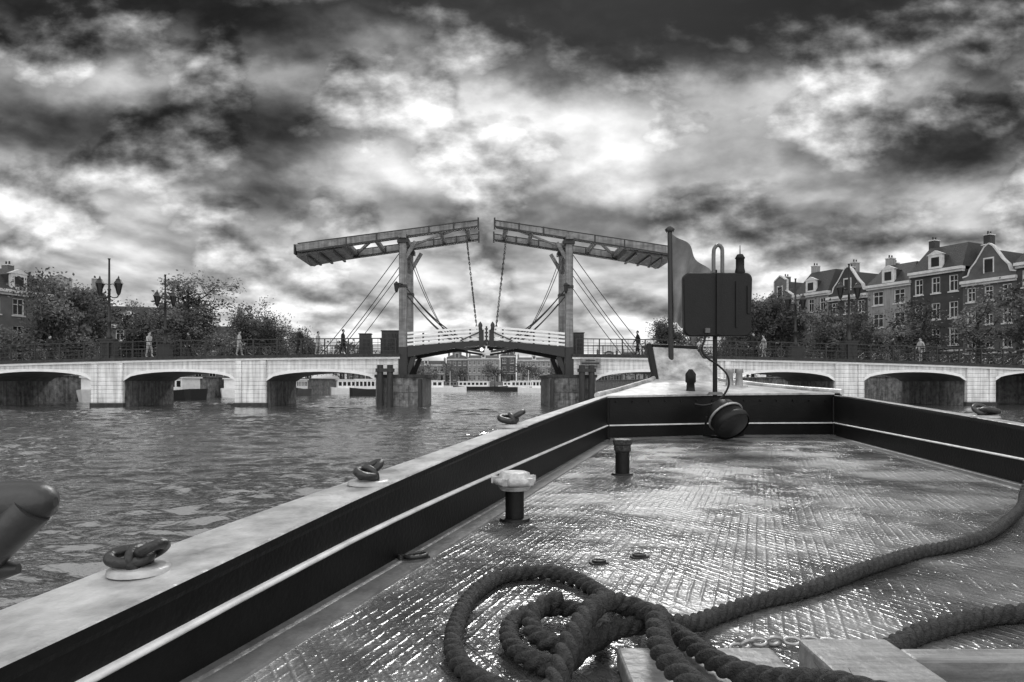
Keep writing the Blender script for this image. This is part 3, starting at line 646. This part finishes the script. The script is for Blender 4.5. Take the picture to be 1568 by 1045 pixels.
for (x,y) in spots:
    H=rn.uniform(5.5,9) if y<245 else rn.uniform(4,8); dm.cyl((x,y,ZL),(x,y,ZL+H*.5),.25,.12,0,6)
    for c in range(13):
        cx,cy,cz=x+rn.gauss(0,1.6),y+rn.gauss(0,1.6),ZL+H*rn.uniform(.35,.95); mi=rn.choice((1,1,2))
        for _ in range(35):
            q_=Vector((cx+rn.gauss(0,.8),cy+rn.gauss(0,.8),cz+rn.gauss(0,.6))); a=Vector((rn.gauss(0,1),rn.gauss(0,1),rn.gauss(0,1))).normalized(); b_=a.orthogonal().normalized(); s_=rn.uniform(.2,.42)
            dm.add([q_-a*s_,q_+b_*s_*.6,q_+a*s_,q_-b_*s_*.6],[(0,1,2,3)],mi)
dm.obj('distant_trees',[M_bark,M_leaf,M_leaf2])

# ------------------------------------------------------------ moored boats
def moored(loc,rz,L,B,light):
    m=MB(); prof=[(-.5,.7),(-.45,.9),(-.2,1),(.2,1),(.38,.75),(.47,.35),(.5,.05)]
    rows=[]
    for k,wd in prof:
        x=k*L; sh=.25*abs(k*2)**2
        rows.append([(x,-B/2*wd*.85,-.2),(x,-B/2*wd,.9+sh),(x,B/2*wd,.9+sh),(x,B/2*wd*.85,-.2)])
    vs=[p for r_ in rows for p in r_]; fs=[]
    for i in range(len(rows)-1):
        for k in range(3): fs.append((i*4+k,i*4+k+1,i*4+4+k+1,i*4+4+k))
    fs+= [(0,3,2,1)]
    m.add(vs,fs,0)
    m.b2(-.4*L,.15*L,-B*.36,B*.36,.9,2.2,1); m.b2(-.42*L,.17*L,-B*.4,B*.4,2.2,2.32,1); m.cyl((.25*L,0,.9),(.25*L,0,4.2),.05,.03,0,6)
    for i in range(7): x=-.38*L+i*.075*L; m.b2(x,x+.05*L,-B*.365,-B*.36-.02,1.35,1.95,2)
    for i in range(7): x=-.38*L+i*.075*L; m.b2(x,x+.05*L,B*.36+.02,B*.365,1.35,1.95,2)
    m.obj('moored_boat',[M_dark if not light else M_whitep,M_whitep if light!=2 else M_beam,M_glass],None,loc,rz)
for a in (((-15.5,135,0),R(5),13,3.4,1),((-8,175,0),R(-5),14,3.5,0),((1.5,150,0),R(175),11,3,0),((5.0,125,0),R(170),8,3,1),((-27,125,0),R(100),14,3.5,1),((-40,66,0),R(120),12,3.4,1),((-36,70,0),R(160),10,3.2,0),((-31,98,0),R(95),13,3.4,0),((-15,218,0),0,15,3.4,2),((13,160,0),R(80),14,3.4,0),((-33,84,0),R(95),10,3,1),((-24,108,0),R(20),9,2.8,1),((-19,95,0),R(15),7,2.4,0),((3,200,0),0,14,3.3,1),((-46,64,0),R(110),9,3,1)):
    moored(*a)

# ------------------------------------------------------------ the boat we stand on
BT=empty('canal_boat')
ZD=1.05
ZT=[(-6,1.12),(-2,1.17),(0,1.2),(1,1.235),(1.45,1.266),(2.2,1.318),(3.9,1.40),(5.5,1.458),(7.35,1.52)]
WD=[(-6,.24),(1.2,.24),(1.65,.23),(2.3,.185),(3.2,.15),(5.5,.12),(7.35,.11)]
TZ=[(-6,1.09),(0,1.12),(1,1.145),(1.45,1.168),(2.2,1.195),(3.5,1.205),(7.9,1.205)]
def Lx(y): return .282*y-1.037
def Rx(y): return .176*y+2.30
ys=[-6+ i*.25 for i in range(54)]; ys=[y for y in ys if y<7.29]
hull=MB(); gun=MB(); bul=MB(); trim=MB(); mar=MB()
def strip(mb,prof,yend,fx,sgn,mat=0,smooth=False):
    rows=[]
    for y in ys+([yend]):
        if y>yend: continue
        rows.append([(fx(y)+sgn*dx_(y),y,z_(y)) for dx_,z_ in prof])
    n=len(prof); vs=[p for r_ in rows for p in r_]; fs=[]
    for i in range(len(rows)-1):
        for k in range(n-1): fs.append((i*n+k,i*n+k+1,(i+1)*n+k+1,(i+1)*n+k))
    mb.add(vs,fs,mat,smooth)
zt_=lambda y:interp(ZT,y); wd_=lambda y:interp(WD,y); tz=lambda y:interp(TZ,y)
for fx,sgn,ye in ((Lx,-1,7.3),(Rx,1,7.8)):
    C=lambda c:(lambda y:c)
    strip(gun,[(C(.0),lambda y:zt_(y)-.004),(C(.004),zt_),(lambda y:wd_(y)-.012,lambda y:zt_(y)-.006),(wd_,lambda y:zt_(y)-.02),(wd_,lambda y:zt_(y)-.09),(lambda y:wd_(y)-.04,lambda y:zt_(y)-.1)],ye,fx,sgn)
    strip(bul,[(C(.0),lambda y:zt_(y)-.004),(C(-.003),lambda y:zt_(y)-.02),(C(.0),lambda y:zt_(y)-.03),(C(.0),lambda y:tz(y)+.008)],ye,fx,sgn)
    strip(bul,[(C(.0),lambda y:tz(y)-.008),(C(.0),C(ZD-.01))],ye,fx,sgn)
    strip(trim,[(C(.0),lambda y:tz(y)+.008),(C(-.012),lambda y:tz(y)+.005),(C(-.016),tz),(C(-.012),lambda y:tz(y)-.005),(C(.0),lambda y:tz(y)-.008)],ye,fx,sgn,0,True)
    strip(mar,[(C(.0),C(1.062)),(C(-.02),C(1.060)),(C(-.03),C(ZD+.006)),(C(-.10),C(ZD+.005)),(C(-.105),C(ZD))],ye,fx,sgn)
    strip(hull,[(lambda y:wd_(y)-.03,lambda y:zt_(y)-.09),(lambda y:wd_(y)-.02,C(.5)),(lambda y:wd_(y)-.1,C(-.4))],ye,fx,sgn)
A_=Vector((Lx(7.3),7.3,0)); B_=Vector((Rx(7.8),7.8,0))
deck=MB(); deck.add([(Lx(-6),-6,ZD),(Rx(-6),-6,ZD),(B_.x,B_.y,ZD),(A_.x,A_.y,ZD)],[(0,1,2,3)]); deck.obj('deck',M_deck,BT)
za,zb_=1.517,1.545
pn=MB()
mid=Vector(((A_.x+B_.x)/2,7.72,0))
for (a,c,z0,z1) in ((A_,mid,za,1.535),(mid,B_,1.535,zb_)):
    pn.add([(a.x,a.y,ZD-.01),(c.x,c.y,ZD-.01),(c.x,c.y,z1),(a.x,a.y,z0)],[(0,1,2,3)],0)
    pn.bar((a.x,a.y-.008,1.205),(c.x,c.y-.008,1.205),.014,.014,1)
    pn.bar((a.x,a.y-.05,1.062),(c.x,c.y-.05,1.062),.1,.02,2)
    pn.bar((a.x-.02,a.y-.012,z0-.006),(c.x,c.y-.012,z1-.006),.03,.02,3)
for q_ in (A_,B_): pn.cyl((q_.x,q_.y-.01,ZD),(q_.x,q_.y-.01,1.5),.02,.02,0,8)
for k in range(14):
    f=(k+.5)/14; a,c=(A_,mid) if f<.5 else (mid,B_); f2=f*2 if f<.5 else f*2-1
    x=a.x+(c.x-a.x)*f2; y=a.y+(c.y-a.y)*f2; pn.lathe((x,y-.001,1.46),(x,y-.014,1.46),[(0,.012),(1,.008)],0,8)
pn.obj('bow_panel',[M_bulw,M_trim,M_margin,M_gunw],BT)
Lp=[(A_.x-.11,7.31,1.516),(1.2,7.95,1.555),(1.47,8.5,1.605),(1.83,9.1,1.68),(2.08,9.6,1.76)]
Rp=[(B_.x+.11,7.82,1.546),(3.58,8.4,1.575),(3.25,8.9,1.62),(2.85,9.3,1.69),(2.5,9.6,1.76)]
fd=MB(); vs=[]; nfd=6
for l_,r_ in zip(Lp,Rp):
    for k in range(nfd+1):
        q_=Vector(l_).lerp(Vector(r_),k/nfd); q_.z+=.03*math.sin(math.pi*k/nfd)*(0 if l_ is Lp[0] else 1)
        if l_ is Lp[0]:
            if 0<k<nfd: q_.y=7.3+(.42*min(1,k/(nfd/2)) if k<=nfd/2 else .42+.08*(k-nfd/2)/(nfd/2)); q_.z=1.517+.028*k/nfd
        vs.append(q_)
fd.add(vs,[(i*(nfd+1)+k,i*(nfd+1)+k+1,(i+1)*(nfd+1)+k+1,(i+1)*(nfd+1)+k) for i in range(4) for k in range(nfd)],0,True)
for E_ in (Lp,Rp):
    fd.tube([(x,y,z+.01) for x,y,z in E_],.035,0,8)
    v=[(x,y,z) for x,y,z in E_]+[(x+(2.3-x)*.15,y-.2,-.4) for x,y,z in E_]
    fd.add(v,[(i,i+1,i+6,i+5) for i in range(4)],1)
fd.add([(2.08,9.6,1.76),(2.5,9.6,1.76),(2.35,9.3,-.4),(2.2,9.3,-.4)],[(0,1,2,3)],1)
fd.obj('foredeck',[M_gunw,M_bulw],BT)
st=MB()
v=[(1.99,9.22,1.69),(2.78,9.0,1.62),(2.60,9.62,2.14),(1.98,9.6,2.17),(1.99,9.34,1.69),(2.78,9.12,1.62),(2.60,9.70,2.14),(1.98,9.68,2.17)]
st.add(v,[(0,1,2,3),(7,6,5,4),(0,4,5,1),(1,5,6,2),(2,6,7,3),(3,7,4,0)],0)
st.bar((1.96,9.3,1.68),(1.93,9.66,2.2),.07,.09,1); st.bar((1.95,9.66,2.19),(2.62,9.66,2.16),.1,.05,1)
st.obj('stem_head',[M_gunw,M_bulw],BT,bevel=.01)
hull.obj('hull',M_bulw,BT); gun.obj('gunwale',M_gunw,BT); bul.obj('bulwark',M_bulw,BT); trim.obj('rubbing_strip',M_trim,BT); mar.obj('deck_margin',M_margin,BT)

h=MB()
h.b2(.22,.545,.7,1.44,ZD+.001,1.095,0)
h.b2(.55,.72,.7,1.315,1.0501,1.16,0)
h.b2(.724,2.3,.6,1.21,ZD+.001,1.125,1); h.b2(.76,2.3,.6,1.16,1.125,1.140,1)
h.b2(.724,2.3,1.225,1.28,ZD+.001,1.155,0)
h.obj('hatch_cover',[M_wood,M_margin],None,bevel=.006)
ch=MB(); P=catmull([(.50,1.52,1.062),(.56,1.55,1.064),(.64,1.56,1.062),(.72,1.55,1.063),(.80,1.50,1.062)],.028)
for i,q_ in enumerate(P[:-1]):
    tq=(P[i+1]-q_).to_track_quat('X','Z').to_matrix()@Matrix.Rotation(math.pi/2*(i%2)+.4,3,'X'); ch.torus(q_,.011,.0042,tq,1.7,0,12,6)
ch.obj('chain',M_steel)

# ------------------------------------------------------------ ropes
def rope(name,pts,r=.022,pitch=.105):
    P=catmull(pts,.005); n=36; vs=[]; s_=0
    for i,p in enumerate(P):
        t=(P[min(i+1,len(P)-1)]-P[max(i-1,0)]).normalized()
        if i: s_+=(p-P[i-1]).length
        sd_=t.cross(Vector((0,0,1))).normalized(); up=sd_.cross(t)
        for k in range(n):
            th=2*math.pi*k/n; ph=th-2*math.pi*s_/pitch
            rr=r*(.60+.42*abs(math.cos(1.5*ph))**.75+.018*math.cos(18*ph+s_*160))*(1+.025*math.sin(s_*37)+.015*math.sin(s_*91))
            vs.append(p+(sd_*math.cos(th)+up*math.sin(th))*rr)
    m=MB(); fs=[(i*n+k,i*n+(k+1)%n,(i+1)*n+(k+1)%n,(i+1)*n+k) for i in range(len(P)-1) for k in range(n)]
    m.add(vs,fs,0,True); m.add(vs[:n],[tuple(range(n))[::-1]]); m.add(vs[-n:],[tuple(range(n))])
    rn=random.Random(len(P))
    for _ in range(len(P)//5):
        p=P[rn.randrange(len(P))]; a=Vector((rn.gauss(0,1),rn.gauss(0,1),abs(rn.gauss(0,1)))).normalized(); b_=Vector((rn.gauss(0,1),rn.gauss(0,1),rn.gauss(0,.5))).normalized()
        q0=p+a*r*.85; m.tube([q0,q0+a*.004+b_*.005,q0+a*.005+b_*.013],.0004,0,3)
    return m.obj(name,M_rope)
z0=ZD+.022
rope('mooring_rope',[(.60,.95,1.19),(.525,1.10,1.165),(.45,1.19,1.135),(.39,1.27,1.127),(.352,1.42,1.122),(.316,1.62,z0+.02),(.26,1.84,z0),(.19,2.02,z0),(.092,2.10,z0),(-.03,2.05,z0),(-.11,1.86,z0),(-.134,1.63,z0),(-.122,1.46,z0),(-.07,1.34,z0),(.03,1.25,z0),(.17,1.2,z0+.01)])
sp=[]
for i in range(13):
    an=-math.pi*.55+i*math.pi/4; k=.42+.58*i/12
    sp.append((.115-.135*k*math.cos(an),1.57-.19*k*math.sin(an),z0+.045*(1-k)+.004+.03*max(0,1-i/3)))
sp+= [(.16,1.44,z0+.03),(.235,1.50,z0+.04),(.34,1.55,z0+.035),(.428,1.62,z0+.01),(.517,1.711,z0),(.652,1.813,z0),(.868,1.946,z0),(1.124,2.151,z0),(1.375,2.332,z0),(1.581,2.444,z0),(1.814,2.611,z0),(2.129,2.923,z0),(2.42,3.24,z0),(2.6,3.45,z0+.06),(2.72,3.5,z0+.2)]
rope('mooring_rope',sp)
rope('mooring_rope',[(.05,1.12,z0+.02),(.09,1.25,z0+.06),(.14,1.38,z0+.095),(.20,1.50,z0+.10),(.26,1.55,z0+.075),(.31,1.49,z0+.07),(.29,1.36,z0+.11),(.27,1.22,z0+.10),(.3,1.05,z0+.09)],.024)
rope('mooring_rope',[(.80,1.47,z0-.002),(.924,1.567,z0),(1.017,1.62,z0),(1.157,1.688,z0),(1.30,1.72,z0),(1.6,1.73,z0),(2.0,1.68,z0)],.024)

# ------------------------------------------------------------ deck fittings
m=MB(); x,y=.729,4.51
m.lathe((x,y,ZD),(x,y,ZD+.012),[(0,.075),(1,.07)],0,16); m.cyl((x,y,ZD),(x,y,ZD+.17),.047,.047,0,20)
m.lathe((x,y,ZD+.15),(x,y,ZD+.235),[(0,.05),(.1,.06),(.55,.06),(.6,.066),(.95,.066),(1,.058)],1,6,False); m.obj('vent_pipe',[M_black,M_iron],bevel=.003)
m=MB(); x,y=.0115,3.0
m.lathe((x,y,ZD),(x,y,ZD+.012),[(0,.068),(1,.064)],0,20); m.cyl((x,y,ZD),(x,y,ZD+.15),.041,.041,0,24)
m.lathe((x,y,ZD+.135),(x,y,ZD+.155),[(0,.062),(1,.075)],1,24); m.lathe((x,y,ZD+.158),(x,y,ZD+.215),[(0,.08),(.15,.094),(.5,.094),(.62,.07),(.9,.066),(1,.05)],1,24)
for k in range(5):
    an=k*2*math.pi/5+.5; m.box((x+.085*math.cos(an),y+.085*math.sin(an),ZD+.178),(.035,.022,.03),1,an)
m.obj('mushroom_vent',[M_black,mat('vent_cap_paint',.42,.45,25,.5,bscale=50,bdist=.004)])
m=MB(); x,y=-.346,2.32
m.box((x,y,ZD+.006),(.13,.04,.01),0,.5); m.torus((x+.02,y,ZD+.018),.025,.007,Matrix.Rotation(.5,3,'Z'),1.5); m.cyl((x-.03,y-.02,ZD),(x-.03,y-.02,ZD+.025),.012,.01,0,8); m.obj('pad_eye',M_iron)
for (x,y) in ((.29,2.28),(.44,2.36)):
    m=MB(); m.box((x,y,ZD+.003),(.06,.03,.006),0,.3); m.torus((x,y,ZD+.010),.014,.004,None,1.5); m.obj('pad_eye',M_iron,bevel=.001)

def ring(x,y,z,s_,rz):
    m=MB()
    m.lathe((0,0,-.002),(0,0,.010),[(0,.062),(.7,.06),(1,.05)],0,24)
    r1=Matrix.Rotation(.2,3,'Z')@Matrix.Rotation(.30,3,'X'); m.torus((-.018,0,.030),.026,.0115,r1,1.45,1,24,10)
    r2=Matrix.Rotation(-.7,3,'Z')@Matrix.Rotation(-.55,3,'Y'); m.torus((.02,.006,.038),.026,.011,r2,1.35,1,24,10)
    r3=Matrix.Rotation(1.2,3,'Z')@Matrix.Rotation(1.25,3,'X'); m.torus((.0,0,.022),.024,.010,r3,1.2,1,24,10)
    o=m.obj('mooring_ring',[M_gunw,M_iron],None,(x,y,z),rz); o.scale=(s_,s_,s_)
ring(-.775,1.42,zt_(1.42)-.002,1.0,.2); ring(-.475,2.27,zt_(2.27)-.002,1.15,1.3); ring(.0,3.98,zt_(3.98)-.002,1.5,.6); ring(Rx(4.6)+.08,4.6,zt_(4.6)-.002,1.4,2)

m=MB()
m.cyl((-.93,1.06,1.22),(-.93,1.06,1.49),.05,.045,0,20)
m.lathe((-1.15,1.08,1.450),(-.735,1.10,1.460),[(0,.034),(.85,.036),(.94,.033),(.985,.022),(1,.008)],0,24)
m.lathe((-.93,1.07,1.28),(-.765,1.09,1.452),[(0,.02),(.4,.030),(1,.032)],0,16)
m.lathe((-1.1,1.08,1.335),(-.795,1.10,1.352),[(0,.018),(.9,.018),(1,.008)],0,16)
m.obj('mooring_bitt',mat('worn_bitt_paint',.03,.4,6,.4,bscale=30,bdist=.003))

m=MB(); X,Y=2.23,7.5
m.cyl((X,Y,1.5),(X,Y,2.9),.026,.024,0,12); m.lathe((X,Y-.02,1.53),(X,Y-.02,1.56),[(0,.09),(1,.07)],1,16)
w2,h2=.375,.345; cz=2.51; prof=[]
for cx,cy,a0 in ((w2-.07,h2-.07,0),(-w2+.07,h2-.07,90),(-w2+.07,-h2+.07,180),(w2-.07,-h2+.07,270)):
    for k in range(6): an=R(a0+k*18); prof.append((cx+.07*math.cos(an),cy+.07*math.sin(an)))
prof=[(px*(1-.03*(py<0)),py) for px,py in prof]
nP=len(prof); yf,yb=Y-.11,Y-.03
vs=[(X+a*.97,yf,cz+c*.97) for a,c in prof]+[(X+a,yf+.015,cz+c) for a,c in prof]+[(X+a,yb,cz+c) for a,c in prof]
m.add(vs,[tuple(range(nP)),tuple(range(2*nP,3*nP))[::-1]]+[(j*nP+i,(j+1)*nP+i,(j+1)*nP+(i+1)%nP,j*nP+(i+1)%nP) for j in range(2) for i in range(nP)],0)
m.b2(X-.02,X+.02,yf-.025,yf-.001,cz-h2+.02,cz+h2-.01,0); m.box((X-.12,yf-.02,cz-h2+.06),(.05,.03,.05),1); m.box((X+.2,yf-.01,cz),(.02,.015,.5),0); m.box((X+.33,yf-.01,cz+.05),(.03,.012,.3),0)
m.tube(catmull([(X-.03,Y-.05,2.86),(X-.03,Y-.05,3.06),(X-.02,Y-.05,3.13),(X+.02,Y-.05,3.165),(X+.06,Y-.05,3.13),(X+.065,Y-.05,3.04),(X+.065,Y-.05,2.86)],.02),.021,1,10)
lx=X+.255
m.lathe((lx,Y-.06,2.85),(lx,Y-.06,3.06),[(0,.05),(.1,.055),(.3,.045),(.75,.045),(.8,.055),(1,.03)],0,14); m.cyl((lx,Y-.06,3.06),(lx,Y-.06,3.16),.006,.004,0,6)
m.tube(catmull([(X-.13,Y-.1,2.17),(X-.17,Y-.1,2.02),(X-.12,Y-.12,1.93),(X-.02,Y-.14,1.86),(X+.08,Y-.16,1.75),(X+.09,Y-.18,1.62),(X-.02,Y-.2,1.47),(X-.16,Y-.22,1.42),(X-.28,Y-.22,1.43)],.02),.011,0,8)
m.obj('navigation_mast',[M_black,mat('painted_pipe',.10,.4,8,.3)])
m=MB(); c=Vector((2.27,7.25,1.30)); ax=Vector((.3,-.72,-.62)).normalized()
m.lathe(c-ax*.2,c+ax*.16,[(0,.03),(.08,.1),(.25,.155),(.5,.175),(.8,.18),(.82,.195),(.95,.195),(1,.18)],0,32,True,False)
m.lathe(c+ax*.15,c+ax*.175,[(0,.178),(.6,.12),(1,.01)],1,32)
m.tube([(c.x-.2,c.y,c.z),(c.x-.22,c.y+.05,c.z-.2),(c.x,c.y+.1,c.z-.235),(c.x+.2,c.y+.05,c.z-.2),(c.x+.2,c.y,c.z)],.014,0,8)
m.torus(c+ax*.0,.188,.013,ax.to_track_quat('Z','Y').to_matrix(),1,2,32,8)
m.cyl((2.25,7.55,1.42),c,.03,.03,0,10)
m.obj('searchlight',[M_black,M_glass,M_steel])
m=MB(); m.lathe((2.08,7.95,1.55),(2.08,7.95,1.82),[(0,.06),(.1,.05),(.4,.045),(.45,.06),(.8,.06),(1,.02)],0,14); m.obj('navigation_light',[M_black])
m=MB()
for x in (2.74,2.86): m.lathe((x,8.6,1.6),(x,8.6,1.84),[(0,.05),(.75,.04),(.8,.055),(1,.05)],0,14)
m.b2(2.66,2.94,8.5,8.7,1.6,1.63,0); m.obj('mooring_bollard',M_steel)
m=MB(); X,Y=2.215,9.5
m.cyl((X,Y,1.75),(X-.02,Y,3.79),.038,.032,0,12); m.lathe((X-.02,Y,3.76),(X-.02,Y,3.84),[(0,.05),(.5,.07),(1,.02)],0,10)
nu,nv=24,22; vs=[]
for j in range(nv+1):
    for i in range(nu+1):
        u=i/nu; v_=j/nv
        wx=.56*u*(1-.35*v_**1.2); zz=3.74-.62*u**1.5-(1.25)*v_*(1-.25*u)
        yy=Y+.13*math.sin(u*12+v_*3)*(.3+u)+.03*math.sin(v_*8)
        vs.append((X+wx,yy,zz))
m.add(vs,[(j*(nu+1)+i,j*(nu+1)+i+1,(j+1)*(nu+1)+i+1,(j+1)*(nu+1)+i) for j in range(nv) for i in range(nu)],1,True)
m.obj('flag',[M_dark,M_flag])
